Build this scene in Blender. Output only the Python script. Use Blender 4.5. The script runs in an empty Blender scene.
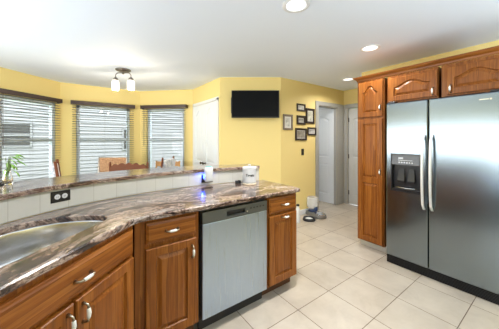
import bpy, bmesh, math, random
from mathutils import Vector, Matrix, geometry
random.seed(7)
SC = bpy.context.scene
COL = SC.collection
PI = math.pi
R = math.radians

# ------------------------------------------------------------------ camera
cam_d = bpy.data.cameras.new('camera')
cam = bpy.data.objects.new('camera', cam_d); COL.objects.link(cam)
cam.location = (0, 0, 1.37)
cam.rotation_euler = (R(90), 0, R(54 - 90))
cam_d.sensor_width = 36
cam_d.lens = 36 * 233 / 499
cam_d.shift_y = -24.5 / 499
cam_d.clip_start = 0.02
SC.camera = cam

# ------------------------------------------------------------------ light
SC.view_settings.view_transform = 'Standard'
SC.view_settings.look = 'None'
SC.view_settings.gamma = 1
SC.view_settings.use_curve_mapping = False
SC.view_settings.exposure = 0.5
world = bpy.data.worlds.new('world'); SC.world = world
world.use_nodes = True
wn = world.node_tree.nodes; wl = world.node_tree.links
wn['Background'].inputs[0].default_value = (0.86, 0.93, 1.0, 1)
wn['Background'].inputs[1].default_value = 5.0
sun_d = bpy.data.lights.new('sun', 'SUN'); sun_d.energy = 4.0; sun_d.angle = R(3)
sun = bpy.data.objects.new('sun', sun_d); COL.objects.link(sun)
sun.rotation_euler = (R(38), 0, R(-12))

def area(name, loc, target, sx, sy, power, color=(1, 1, 1)):
    d = bpy.data.lights.new(name, 'AREA'); d.shape = 'RECTANGLE'
    d.size = sx; d.size_y = sy; d.energy = power; d.color = color
    o = bpy.data.objects.new(name, d); COL.objects.link(o)
    o.location = loc
    o.rotation_euler = (Vector(target) - Vector(loc)).to_track_quat('-Z', 'Y').to_euler()
    return o
# daylight of the family-room window on the left
area('daylight_side_window', (-2.36, 2.2, 1.2), (0, 2.2, 1.2), 3.2, 0.95, 66, (0.88, 0.94, 1.0))
area('back_fill', (0.6, -2.36, 1.2), (0.6, 0, 1.3), 2.0, 1.9, 1.5, (0.90, 0.95, 1.0))  # added fill lamp behind the camera; the back wall has no opening
# added fill lamps out of view, bouncing light off the ceiling
area('ceiling_fill_left', (-1.6, 1.4, 0.5), (-1.6, 1.4, 2.4), 1.4, 3.2, 43, (0.68, 0.83, 1.0))
area('ceiling_fill_back', (1.6, -1.3, 1.2), (1.6, -1.3, 2.4), 2.6, 1.2, 68, (0.68, 0.83, 1.0))

# ------------------------------------------------------------------ materials
def mat(name, color, rough=0.5, metal=0.0, **kw):
    m = bpy.data.materials.new(name); m.use_nodes = True
    b = m.node_tree.nodes['Principled BSDF']
    b.inputs['Base Color'].default_value = (*color, 1)
    b.inputs['Roughness'].default_value = rough
    b.inputs['Metallic'].default_value = metal
    for k, v in kw.items():
        b.inputs[k.replace('_', ' ')].default_value = v
    return m
def nd(m, t, **kw):
    n = m.node_tree.nodes.new(t)
    for k, v in kw.items(): setattr(n, k, v)
    return n
def ln(m, a, b): m.node_tree.links.new(a, b)
def ramp(m, stops, fac):
    r = nd(m, 'ShaderNodeValToRGB'); e = r.color_ramp.elements
    while len(e) < len(stops): e.new(0.5)
    for q, (p, c) in zip(e, stops): q.position = p; q.color = (*c, 1)
    ln(m, fac, r.inputs[0]); return r
def mapping(m, scale=(1, 1, 1), rot=(0, 0, 0), loc=(0, 0, 0), out='Object'):
    tc = nd(m, 'ShaderNodeTexCoord'); mp = nd(m, 'ShaderNodeMapping')
    mp.inputs['Scale'].default_value = scale; mp.inputs['Rotation'].default_value = rot; mp.inputs['Location'].default_value = loc
    ln(m, tc.outputs[out], mp.inputs[0]); return mp.outputs[0]
def noise(m, vec, scale, detail=4, rough=0.55, dist=0.0):
    n = nd(m, 'ShaderNodeTexNoise'); n.inputs['Scale'].default_value = scale
    n.inputs['Detail'].default_value = detail; n.inputs['Roughness'].default_value = rough
    n.inputs['Distortion'].default_value = dist
    ln(m, vec, n.inputs['Vector']); return n
def bump(m, h, strength, dist=0.01):
    b = nd(m, 'ShaderNodeBump'); b.inputs['Strength'].default_value = strength; b.inputs['Distance'].default_value = dist
    ln(m, h, b.inputs['Height']); ln(m, b.outputs[0], m.node_tree.nodes['Principled BSDF'].inputs['Normal'])
def base(m, sock): ln(m, sock, m.node_tree.nodes['Principled BSDF'].inputs['Base Color'])

def oak(name, axis, c0, c1, c2):
    m = mat(name, c1, 0.36, 0.0, Specular_IOR_Level=0.32)
    sc = [9.0, 9.0, 9.0]; sc[axis] = 0.35
    v = mapping(m, tuple(sc))
    n1 = noise(m, v, 1.6, 2, 0.5, 0.25)
    w = nd(m, 'ShaderNodeMath', operation='MULTIPLY'); ln(m, n1.outputs[0], w.inputs[0]); w.inputs[1].default_value = 5.0
    s = nd(m, 'ShaderNodeMath', operation='FRACT'); ln(m, w.outputs[0], s.inputs[0])
    sc2 = [70.0, 70.0, 70.0]; sc2[axis] = 4.0
    n2 = noise(m, mapping(m, tuple(sc2)), 1.5, 3, 0.6)
    a = nd(m, 'ShaderNodeMix', data_type='FLOAT'); a.inputs[0].default_value = 0.68
    ln(m, s.outputs[0], a.inputs[2]); ln(m, n2.outputs[0], a.inputs[3])
    r = ramp(m, [(0.18, c0), (0.5, c1), (0.85, c2)], a.outputs[0])
    base(m, r.outputs[0])
    return m
OC = ((0.13, 0.034, 0.004), (0.25, 0.076, 0.010), (0.40, 0.15, 0.027))
OAK_V = oak('oak_vertical_grain', 2, *OC)
OAK_H = oak('oak_horizontal_grain', 0, *OC)
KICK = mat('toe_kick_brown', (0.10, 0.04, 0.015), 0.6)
DARKIN = mat('shadow_gap_brown', (0.06, 0.025, 0.01), 0.7)

def wallpaint(name, c):
    m = mat(name, c, 0.7)
    n = noise(m, mapping(m), 220, 2); bump(m, n.outputs[0], 0.05, 0.002)
    return m
YELLOW = wallpaint('yellow_wall_paint', (0.85, 0.68, 0.28))
WHITEW = wallpaint('white_wall_paint', (0.80, 0.82, 0.84))
CEIL = wallpaint('ceiling_paint', (0.81, 0.87, 0.96))
TRIM = mat('white_trim_paint', (0.80, 0.81, 0.82), 0.4)
GREYTRIM = mat('greige_trim_paint', (0.38, 0.375, 0.355), 0.45)
DOORW = mat('white_door_paint', (0.80, 0.84, 0.88), 0.4)
DOORG = mat('grey_door_paint', (0.55, 0.55, 0.53), 0.45)

# floor tile
TILE = mat('floor_tile', (0.6, 0.5, 0.35), 0.32)
v = mapping(TILE, loc=(-0.205, -0.080, 0))
bt = nd(TILE, 'ShaderNodeTexBrick', offset=0.0, squash=1.0)
bt.inputs['Scale'].default_value = 1.0; bt.inputs['Mortar Size'].default_value = 0.0028
bt.inputs['Brick Width'].default_value = 0.405; bt.inputs['Row Height'].default_value = 0.403
bt.inputs['Mortar Smooth'].default_value = 0.15; bt.inputs['Bias'].default_value = 0
bt.inputs['Color1'].default_value = (0.465, 0.405, 0.33, 1); bt.inputs['Color2'].default_value = (0.515, 0.455, 0.38, 1)
bt.inputs['Mortar'].default_value = (0.13, 0.085, 0.05, 1)
ln(TILE, v, bt.inputs['Vector'])
nf = noise(TILE, mapping(TILE), 4.5, 6, 0.62, 0.4)
rf = ramp(TILE, [(0.3, (0.80, 0.78, 0.76)), (0.55, (0.98, 0.97, 0.95)), (0.75, (1.1, 1.1, 1.1))], nf.outputs[0])
mx = nd(TILE, 'ShaderNodeMix', data_type='RGBA', blend_type='MULTIPLY'); mx.inputs[0].default_value = 0.8
ln(TILE, bt.outputs['Color'], mx.inputs[6]); ln(TILE, rf.outputs[0], mx.inputs[7]); base(TILE, mx.outputs[2])
inv = nd(TILE, 'ShaderNodeMath', operation='SUBTRACT'); inv.inputs[0].default_value = 1; ln(TILE, bt.outputs['Fac'], inv.inputs[1])
bump(TILE, inv.outputs[0], 0.5, 0.002)

# granite: streaks that follow the counter (UV.x = distance along it, UV.y = across)
def granite(name, sx=1.0):
    m = mat(name, (0.5, 0.4, 0.35), 0.12)
    tc = nd(m, 'ShaderNodeTexCoord'); mp = nd(m, 'ShaderNodeMapping'); mp.inputs['Scale'].default_value = (1.7, 4.2, 1)
    mp.inputs['Rotation'].default_value = (0, 0, R(5))
    ln(m, tc.outputs['UV'], mp.inputs[0])
    n1 = noise(m, mp.outputs[0], 1.5, 8, 0.66, 1.6)
    r1 = ramp(m, [(0.36, (0.008, 0.007, 0.008)), (0.43, (0.075, 0.042, 0.034)), (0.48, (0.22, 0.135, 0.10)),
                  (0.525, (0.47, 0.36, 0.30)), (0.565, (0.13, 0.075, 0.058)), (0.62, (0.55, 0.48, 0.44)), (0.72, (0.04, 0.034, 0.038))], n1.outputs[0])
    n2 = noise(m, tc.outputs['Object'], 42, 5, 0.75)
    r2 = ramp(m, [(0.38, (0.10, 0.09, 0.10)), (0.47, (0.80, 0.76, 0.74)), (0.60, (1.15, 1.13, 1.12))], n2.outputs[0])
    n3 = noise(m, mp.outputs[0], 2.6, 6, 0.6, 2.5)
    r3 = ramp(m, [(0.47, (1, 1, 1)), (0.50, (0.10, 0.09, 0.10)), (0.53, (1, 1, 1))], n3.outputs[0])
    a = nd(m, 'ShaderNodeMix', data_type='RGBA', blend_type='MULTIPLY'); a.inputs[0].default_value = 0.8
    ln(m, r1.outputs[0], a.inputs[6]); ln(m, r2.outputs[0], a.inputs[7])
    b = nd(m, 'ShaderNodeMix', data_type='RGBA', blend_type='MULTIPLY'); b.inputs[0].default_value = 0.7
    ln(m, a.outputs[2], b.inputs[6]); ln(m, r3.outputs[0], b.inputs[7]); base(m, b.outputs[2])
    return m
GRAN = granite('granite')
GRAN.node_tree.nodes['Principled BSDF'].inputs['Coat Weight'].default_value = 0.5
GRAN.node_tree.nodes['Principled BSDF'].inputs['Coat Roughness'].default_value = 0.14
GRAN.node_tree.nodes['Principled BSDF'].inputs['Roughness'].default_value = 0.18

# backsplash tile in UV space (metres)
SPL = mat('cream_splash_tile', (0.78, 0.74, 0.66), 0.25)
tc = nd(SPL, 'ShaderNodeTexCoord')
bs = nd(SPL, 'ShaderNodeTexBrick', offset=0.0)
bs.inputs['Scale'].default_value = 1; bs.inputs['Mortar Size'].default_value = 0.0022
bs.inputs['Brick Width'].default_value = 0.158; bs.inputs['Row Height'].default_value = 0.20
bs.inputs['Color1'].default_value = (0.55, 0.54, 0.50, 1); bs.inputs['Color2'].default_value = (0.59, 0.58, 0.54, 1)
bs.inputs['Mortar'].default_value = (0.46, 0.44, 0.40, 1)
ln(SPL, tc.outputs['UV'], bs.inputs['Vector']); base(SPL, bs.outputs['Color'])

def steel(name, c, rough, axis):
    m = mat(name, c, rough, 1.0)
    sc = [260.0, 260.0, 260.0]; sc[axis] = 2.0
    n = noise(m, mapping(m, tuple(sc)), 1.0, 2)
    mr = nd(m, 'ShaderNodeMapRange'); mr.inputs[3].default_value = rough - 0.02; mr.inputs[4].default_value = rough + 0.02
    ln(m, n.outputs[0], mr.inputs[0]); ln(m, mr.outputs[0], m.node_tree.nodes['Principled BSDF'].inputs['Roughness'])
    m.node_tree.nodes['Principled BSDF'].inputs['Anisotropic'].default_value = 0.0
    return m
STEEL = steel('brushed_stainless', (0.245, 0.29, 0.325), 0.20, 0)
STEELD = steel('brushed_stainless_dishwasher', (0.45, 0.545, 0.68), 0.28, 2)
SINKM = steel('brushed_sink_steel', (0.60, 0.59, 0.58), 0.2, 2)
CHROME = mat('polished_chrome', (0.75, 0.75, 0.76), 0.12, 1.0)
HANDLE = mat('satin_handle_steel', (0.82, 0.83, 0.84), 0.3, 0.4)
CONTROL = mat('dark_steel_control_strip', (0.17, 0.185, 0.20), 0.35, 0.9)
BRASS = mat('antique_brass', (0.42, 0.36, 0.26), 0.3, 1.0)
CERAM = mat('white_ceramic', (0.85, 0.84, 0.80), 0.15)
BLACK = mat('black_plastic', (0.012, 0.012, 0.014), 0.3)
BLACKM = mat('black_matte', (0.02, 0.02, 0.022), 0.6)
SCREEN = mat('tv_screen', (0.003, 0.0035, 0.005), 0.45, 0.0, Specular_IOR_Level=0.15)
FRIDGEB = mat('fridge_case_grey', (0.06, 0.06, 0.065), 0.5)
FRAMEB = mat('espresso_frame', (0.025, 0.015, 0.012), 0.4)
FRAMEG = mat('weathered_frame', (0.22, 0.17, 0.12), 0.5)
MATB = mat('picture_mat_white', (0.75, 0.74, 0.70), 0.7)
ESPR = mat('espresso_blind_wood', (0.045, 0.024, 0.022), 0.45)
SLAT = mat('blind_slat_wood', (0.09, 0.075, 0.075), 0.5)
CORD = mat('blind_cord', (0.10, 0.08, 0.07), 0.7)
VINYL = mat('window_vinyl_sky_tint', (0.62, 0.70, 0.78), 0.35)  # white vinyl with the blue cast of skylight put into its colour
GLASS = mat('window_glass', (1, 1, 1), 0.0)
_tr = nd(GLASS, 'ShaderNodeBsdfTransparent'); _gl = nd(GLASS, 'ShaderNodeBsdfGlossy'); _gl.inputs['Roughness'].default_value = 0.02
_mx = nd(GLASS, 'ShaderNodeMixShader'); _mx.inputs[0].default_value = 0.012
ln(GLASS, _tr.outputs[0], _mx.inputs[1]); ln(GLASS, _gl.outputs[0], _mx.inputs[2]); ln(GLASS, _mx.outputs[0], GLASS.node_tree.nodes['Material Output'].inputs[0])
JAR = mat('clear_jar_glass', (1, 1, 1), 0.02, 0.0, Transmission_Weight=1.0, IOR=1.3)
NICKEL = mat('brushed_nickel', (0.22, 0.20, 0.185), 0.3, 1.0)
FOLI = mat('leaf_green', (0.22, 0.46, 0.06), 0.45)
STEM = mat('plant_stem', (0.16, 0.24, 0.06), 0.6)
ENAM = mat('white_enamel', (0.62, 0.63, 0.65), 0.2)
BEIGE = mat('canister_base_beige', (0.62, 0.52, 0.38), 0.5)
TEAL = mat('teal_gloss', (0.10, 0.42, 0.42), 0.3)
CHERRY = mat('cherry_wood', (0.15, 0.045, 0.015), 0.6, 0.0, Specular_IOR_Level=0.25)
LWOOD = mat('honey_wood', (0.50, 0.26, 0.09), 0.4)
TAN = mat('tan_woven_seat', (0.52, 0.29, 0.15), 0.8)
ntan = noise(TAN, mapping(TAN), 60, 2); rt = ramp(TAN, [(0.35, (0.36, 0.18, 0.09)), (0.65, (0.60, 0.36, 0.20))], ntan.outputs[0]); base(TAN, rt.outputs[0])
WHITEF = mat('white_printed_fabric', (0.8, 0.8, 0.82), 0.8)
nw = noise(WHITEF, mapping(WHITEF), 16, 2, 0.5, 1.0); rw = ramp(WHITEF, [(0.42, (0.45, 0.47, 0.52)), (0.52, (0.80, 0.80, 0.82))], nw.outputs[0]); base(WHITEF, rw.outputs[0])
GREYP = mat('pet_feeder_grey', (0.17, 0.165, 0.16), 0.35)
BLUE = mat('navy_plastic', (0.03, 0.06, 0.16), 0.4)
RUBBER = mat('white_rubber', (0.7, 0.7, 0.68), 0.6)
def emis(name, c, s):
    m = mat(name, c, 0.5); b = m.node_tree.nodes['Principled BSDF']
    b.inputs['Emission Color'].default_value = (*c, 1); b.inputs['Emission Strength'].default_value = s; return m
LENS = emis('lamp_lens', (1.0, 0.98, 0.95), 1.0)
BULB = emis('warm_bulb', (1.0, 0.9, 0.75), 6)
FROST = mat('lit_frosted_glass', (0.95, 0.93, 0.9), 0.4, 0.0, Transmission_Weight=0.6)
FROST.node_tree.nodes['Principled BSDF'].inputs['Emission Color'].default_value = (1, 0.93, 0.82, 1); FROST.node_tree.nodes['Principled BSDF'].inputs['Emission Strength'].default_value = 0.35
BLUELED = emis('blue_led', (0.05, 0.12, 1.0), 9)
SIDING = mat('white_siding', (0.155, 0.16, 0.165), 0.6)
GRASS = mat('lawn', (0.20, 0.27, 0.10), 0.9)
ng = noise(GRASS, mapping(GRASS), 20, 4); rg = ramp(GRASS, [(0.3, (0.12, 0.18, 0.05)), (0.7, (0.30, 0.38, 0.16))], ng.outputs[0]); base(GRASS, rg.outputs[0])
DGLASS = mat('dark_house_glass', (0.02, 0.02, 0.02), 0.5)

# ------------------------------------------------------------------ mesh helpers
class MB:
    """collects shapes and links them as ONE mesh object"""
    def __init__(self): self.bm = bmesh.new(); self.mi = 0
    def _fin(self, geom_verts, M=None):
        if M is not None: bmesh.ops.transform(self.bm, matrix=M, verts=geom_verts)
    def box(self, x0, x1, y0, y1, z0, z1, bev=0.0, M=None, seg=1):
        r = bmesh.ops.create_cube(self.bm, size=1.0); vs = r['verts']
        bmesh.ops.transform(self.bm, verts=vs, matrix=Matrix.Translation(((x0+x1)/2, (y0+y1)/2, (z0+z1)/2)) @ Matrix.Diagonal((abs(x1-x0), abs(y1-y0), abs(z1-z0), 1)))
        fs = set(f for v_ in vs for f in v_.link_faces)
        for f in fs: f.material_index = self.mi
        if bev:
            es = list(set(e for v_ in vs for e in v_.link_edges))
            r = bmesh.ops.bevel(self.bm, geom=es, offset=bev, segments=seg, affect='EDGES', profile=0.5)
            for f in r['faces']: f.material_index = self.mi
            vs = list(set(v_ for f in list(r['faces']) for v_ in f.verts) | set(v_ for v_ in vs if v_.is_valid))
        if M is not None: bmesh.ops.transform(self.bm, matrix=M, verts=vs)
        return self
    def loops(self, rings, closed=True, cap0=False, cap1=False, smooth=False):
        vr = [[self.bm.verts.new(p) for p in ring] for ring in rings]
        n = len(vr[0])
        for a, b in zip(vr, vr[1:]):
            for i in range(n if closed else n-1):
                j = (i+1) % n
                try:
                    f = self.bm.faces.new((a[i], a[j], b[j], b[i])); f.material_index = self.mi; f.smooth = smooth
                except ValueError: pass
        if cap0: f = self.bm.faces.new(vr[0][::-1]); f.material_index = self.mi
        if cap1: f = self.bm.faces.new(vr[-1]); f.material_index = self.mi
        return self
    def tube(self, pts, r, n=8, cap=True):
        pts = [Vector(p) for p in pts]; rs = r if isinstance(r, (list, tuple)) else [r]*len(pts)
        rings = []; up = None
        for i, p in enumerate(pts):
            t = (pts[min(i+1, len(pts)-1)] - pts[max(i-1, 0)]).normalized()
            if up is None: up = Vector((0, 0, 1)) if abs(t.z) < 0.9 else Vector((1, 0, 0))
            s = t.cross(up).normalized(); up = s.cross(t).normalized()
            rings.append([p + (s*math.cos(2*PI*k/n) + up*math.sin(2*PI*k/n))*rs[i] for k in range(n)])
        return self.loops(rings, True, cap, cap, True)
    def lathe(self, prof, c=(0, 0, 0), n=24, M=None, cap=True):
        rings = [[Vector((c[0]+r*math.cos(2*PI*k/n), c[1]+r*math.sin(2*PI*k/n), c[2]+z)) for k in range(n)] for r, z in prof]
        if M is not None: rings = [[M @ p for p in q] for q in rings]
        return self.loops(rings, True, cap, cap, True)
    def prism(self, poly, z0, z1):
        return self.loops([[(x, y, z0) for x, y in poly], [(x, y, z1) for x, y in poly]], True, True, True)
    def build(self, name, mats, parent=None, smooth=None):
        bmesh.ops.recalc_face_normals(self.bm, faces=self.bm.faces)
        me = bpy.data.meshes.new(name); self.bm.to_mesh(me); self.bm.free()
        for m in (mats if isinstance(mats, (list, tuple)) else [mats]): me.materials.append(m)
        o = bpy.data.objects.new(name, me); COL.objects.link(o)
        if parent is not None: o.parent = parent
        return o
def thing(name, label, cat, loc=(0, 0, 0), rz=0, group=None):
    o = bpy.data.objects.new(name, None); COL.objects.link(o); o.empty_display_size = 0.05
    o.location = loc; o.rotation_euler = (0, 0, rz); o['label'] = label; o['category'] = cat
    if group: o['group'] = group
    return o
def tag(o, label, cat, group=None, kind=None):
    o['label'] = label; o['category'] = cat
    if group: o['group'] = group
    if kind: o['kind'] = kind
    return o
def struct(o): o['kind'] = 'structure'; return o
def copy_tree(o, parent=None):
    c = o.copy(); COL.objects.link(c); c.parent = parent
    for ch in [x for x in bpy.data.objects if x.parent == o]: copy_tree(ch, c)
    return c
def catmull(P, n=8):
    P = [Vector(p) for p in P]; Q = [P[0]*2-P[1]] + P + [P[-1]*2-P[-2]]; out = []
    for i in range(1, len(Q)-2):
        for k in range(n):
            t = k/n; a, b, c, d = Q[i-1], Q[i], Q[i+1], Q[i+2]
            out.append(0.5*((2*b) + (c-a)*t + (2*a-5*b+4*c-d)*t*t + (3*b-a-3*c+d)*t**3))
    out.append(P[-1]); return out
def offset(path, d):
    """offset an open 2-D path to its left"""
    out = []
    for i, p in enumerate(path):
        t = (path[min(i+1, len(path)-1)] - path[max(i-1, 0)]).normalized()
        out.append(Vector((p.x - t.y*d, p.y + t.x*d)))
    return out

# ------------------------------------------------------------------ the room
H = 2.44
def wall(name, p0, p1, t=0.12, openings=(), e0=0.0, e1=0.0, m=None, z1=H, z0=0.0):
    """interior face on p0->p1, thickness to the left of it; openings (s0, s1, z0, z1)"""
    p0 = Vector(p0); p1 = Vector(p1); L = (p1-p0).length; ang = math.atan2(p1.y-p0.y, p1.x-p0.x)
    mb = MB(); s = -e0
    for a, b, za, zb in sorted(openings):
        if a > s: mb.box(s, a, 0, t, z0, z1)
        if za > z0: mb.box(a, b, 0, t, z0, za)
        if zb < z1: mb.box(a, b, 0, t, zb, z1)
        s = b
    mb.box(s, L+e1, 0, t, z0, z1)
    o = mb.build(name, m or YELLOW); o.location = (p0.x, p0.y, 0); o.rotation_euler.z = ang
    return struct(o), p0, ang, L

room = [(-2.5, -2.5), (3.75, -2.5), (3.75, 0.5), (4.9, 0.5), (4.9, 5.4), (2.9, 5.4), (2.05, 4.75), (1.13, 5.67), (-0.35, 5.67), (-1.3, 4.72), (-2.5, 4.72)]
struct(MB().prism(room, -0.12, 0.0).build('floor', TILE))
struct(MB().prism(room, H, H+0.15).build('ceiling', CEIL))

struct(MB().box(-2.4, 0.35, -2.4, 4.2, 0.0, 0.004).box(0.35, 3.62, -2.4, -0.7, 0.0, 0.004).build('floor_dark_unseen', mat('unseen_dark_slab', (0.045, 0.035, 0.03), 0.5)))  # added out-of-view dark slab, darkens the fridge reflection and floor bounce
A, B_, C_, D_ = (-1.25, 4.60), (-0.30, 5.55), (1.06, 5.55), (1.93, 4.68)
E_, F_, G_, H_ = (1.93, 3.51), (2.77, 2.90), (4.64, 2.90), (4.64, 0.6)
WZ0, WZ1 = 0.52, 2.04
w_bay = [('wall_bay_left', A, B_, (0.42, 1.27)), ('wall_bay_centre', B_, C_, (0.24, 1.16)), ('wall_bay_right', C_, D_, (0.17, 1.03))]
for i, (nm, a, b, (s0, s1)) in enumerate(w_bay):
    o, p0, ang, L = wall(nm, a, b, 0.12, [(s0, s1, WZ0, WZ1)], 0.0 if i == 0 else 0.05, 0.05)
    # window: vinyl frame, two sashes, glass
    wd = MB(); fr = 0.05
    for x0, x1, z0, z1 in ((s0, s1, WZ0, WZ0+fr), (s0, s1, WZ1-fr, WZ1), (s0, s0+fr, WZ0, WZ1), (s1-fr, s1, WZ0, WZ1), (s0+fr, s1-fr, 1.345, 1.395)):
        wd.box(x0, x1, 0.03, 0.10, z0, z1)
    w = wd.build('window_%d' % (i+1), VINYL); struct(w); w.location = (p0.x, p0.y, 0); w.rotation_euler.z = ang
    g = MB().box(s0+fr, s1-fr, 0.060, 0.066, WZ0+fr, WZ1-fr).build('glass', GLASS, w)
    g2 = MB()
    g2.box(s0-0.03, s1+0.03, -0.035, 0.03, WZ0-0.03, WZ0); g2.build('window_sill', TRIM, w)
wall('wall_closet', D_, E_, 0.12, (), 0.1, 0.0)
wall('wall_television', E_, F_, 0.12, (), 0.0, 0.0)
wall('wall_pictures', F_, G_, 0.12, [(1.0, 1.61, 0.0, 2.05)], 0.0, 0.1)
wall('wall_hallway', G_, H_, 0.12, [(0.09, 0.85, 0.0, 2.05)], 0.0, 0.1)
wall('wall_hallway_end', H_, (3.72, 0.6), 0.1, (), 0.1, 0.0)
wall('wall_refrigerator', (3.62, 1.95), (3.62, -2.4), 0.1, (), 0.0, 0.1)
wall('wall_back', (3.62, -2.4), (-2.4, -2.4), 0.1, (), 0.1, 0.1)
wall('wall_left', (-2.4, -2.4), (-2.4, 4.6), 0.1, (), 0.1, 0.1)
struct(MB().box(-2.4, -2.37, -2.4, 4.6, 0.0, 0.70).build('reflection_panel', mat('dark_reflected_band', (0.07, 0.072, 0.078), 0.6)))  # added out of view so the fridge reflects a dark band
wall('wall_dining_left', (-2.4, 4.6), A, 0.1, (), 0.1, 0.0)
# the room seen through the hall door
wall('wall_side_room_left', (2.95, 3.02), (2.95, 5.3), 0.1, (), 0, 0.1, WHITEW)
wall('wall_side_room_back', (2.95, 5.3), (4.8, 5.3), 0.1, (), 0, 0, WHITEW)
wall('wall_side_room_right', (4.8, 5.3), (4.8, 3.02), 0.1, (), 0, 0, WHITEW)

# baseboards and casings
def at_wall(p0, p1, mb, name, m):
    p0 = Vector(p0); p1 = Vector(p1); o = mb.build(name, m); o.location = (p0.x, p0.y, 0); o.rotation_euler.z = math.atan2(p1.y-p0.y, p1.x-p0.x)
    return struct(o)
at_wall(F_, G_, MB().box(0.0, 0.90, -0.014, 0, 0, 0.09, 0.003), 'baseboard_pictures', TRIM)
at_wall(G_, H_, MB().box(0.95, 2.2, -0.014, 0, 0, 0.09, 0.003), 'baseboard_hallway', TRIM)
at_wall(E_, F_, MB().box(0.02, 1.03, -0.014, 0, 0, 0.09, 0.003), 'baseboard_television', TRIM)
at_wall(F_, G_, MB().box(0.91, 1.0, -0.018, 0.0, 0, 2.05, 0.004).box(1.61, 1.73, -0.018, 0, 0, 2.13, 0.004).box(1.735, 1.865, -0.012, 0, 0, 2.13, 0.004).box(0.91, 1.61, -0.018, 0, 2.05, 2.13, 0.004)
        .box(1.0, 1.012, 0.0, 0.12, 0, 2.05).box(1.598, 1.61, 0, 0.12, 0, 2.05).box(1.0, 1.61, 0, 0.12, 2.038, 2.05), 'trim_1', GREYTRIM)
at_wall(G_, H_, MB().box(0.02, 0.09, -0.018, 0.0, 0, 2.05, 0.004).box(0.85, 0.94, -0.018, 0, 0, 2.05, 0.004).box(0.02, 0.94, -0.018, 0, 2.05, 2.13, 0.004)
        .box(0.09, 0.102, 0.0, 0.12, 0, 2.05).box(0.838, 0.85, 0, 0.12, 0, 2.05).box(0.09, 0.85, 0, 0.12, 2.038, 2.05), 'trim_2', GREYTRIM)
at_wall(D_, E_, MB().box(0.02, 0.08, -0.018, 0, 0, 2.10, 0.004).box(1.07, 1.13, -0.018, 0, 0, 2.10, 0.004).box(0.02, 1.13, -0.018, 0, 2.06, 2.12, 0.004), 'trim_3', TRIM)

# raised-panel doors -------------------------------------------------
def panel_ring(x0, x1, z0, z1, ins, y, rise, M_=12):
    """bottom-left, bottom-right, then the top from right to left (arched by rise)"""
    a, b, c, d = x0+ins, x1-ins, z0+ins, z1-ins
    pts = [(a, y, c), (b, y, c)]
    for k in range(M_+1):
        t = k/M_; x = b + (a-b)*t; u = abs(2*t-1)
        s = 0.0 if u > 0.80 else math.cos(u/0.80*PI/2)**1.2
        pts.append((x, y, d - rise + rise*s))
    return pts
def raised_door(mb, x0, x1, z0, z1, panels, yf, thick, field=0.034, groove=0.012):
    """slab with one or more raised panels cut in its front (front faces -y at yf)"""
    M_ = 12
    for n, (a, b, c, d, rise) in enumerate(panels):
        mb.loops([panel_ring(a, b, c, d, 0, yf, rise), panel_ring(a, b, c, d, 0.006, yf+groove, rise),
                  panel_ring(a, b, c, d, 0.011, yf+groove, rise), panel_ring(a, b, c, d, field, yf+0.0015, rise)], True, False, True)
    # frame: stack of strips around the panels; all panels share the same x range rows
    rows = sorted(panels, key=lambda p: p[2])
    e = 0.004
    if len(rows) == 1 or all(p[0] == rows[0][0] for p in rows):
        # one column
        a, b = rows[0][0], rows[0][1]
        def quad(pts):
            f = mb.bm.faces.new([mb.bm.verts.new(p) for p in pts]); f.material_index = mb.mi
        quad([(x0+e, yf, z0+e), (a, yf, z0+e), (a, yf, z1-e), (x0+e, yf, z1-e)])
        quad([(b, yf, z0+e), (x1-e, yf, z0+e), (x1-e, yf, z1-e), (b, yf, z1-e)])
        zs = z0+e
        for (a_, b2, c, d, rise) in rows:
            quad([(a, yf, zs), (b, yf, zs), (b, yf, c), (a, yf, c)])
            top = panel_ring(a, b, c, d, 0, yf, rise)[2:]
            # fill between the arch and the straight line at d
            for p, q in zip(top, top[1:]):
                if d - max(p[2], q[2]) < 1e-6 and d - min(p[2], q[2]) < 1e-6: continue
                quad([p, q, (q[0], yf, d+1e-5), (p[0], yf, d+1e-5)])
            zs = d
        quad([(a, yf, zs), (b, yf, zs), (b, yf, z1-e), (a, yf, z1-e)])
    ring = lambda i, y: [(x0+i, y, z0+i), (x1-i, y, z0+i), (x1-i, y, z1-i), (x0+i, y, z1-i)]
    mb.loops([ring(e, yf), ring(0, yf+e), ring(0, yf+thick)], True, False, True)

def pull(parent, x, z, yf, vertical=True, L=0.078):
    """brass pull with a white ceramic grip"""
    mb = MB(); h = L/2
    f = (lambda s, o: (x, yf-o, z+s)) if vertical else (lambda s, o: (x+s, yf-o, z))
    mb.tube([f(-h, 0.0), f(-h, 0.012), f(-h*0.9, 0.024), f(-h*0.55, 0.028)], [0.009, 0.005, 0.005, 0.006])
    mb.tube([f(h, 0.0), f(h, 0.012), f(h*0.9, 0.024), f(h*0.55, 0.028)], [0.009, 0.005, 0.005, 0.006])
    mb.mi = 1
    mb.tube([f(-h*0.62, 0.028), f(-h*0.5, 0.028), f(-h*0.2, 0.029), f(0, 0.030), f(h*0.2, 0.029), f(h*0.5, 0.028), f(h*0.62, 0.028)],
            [0.004, 0.008, 0.0085, 0.009, 0.0085, 0.008, 0.004])
    return mb.build('handle', [BRASS, CERAM], parent)

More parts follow.
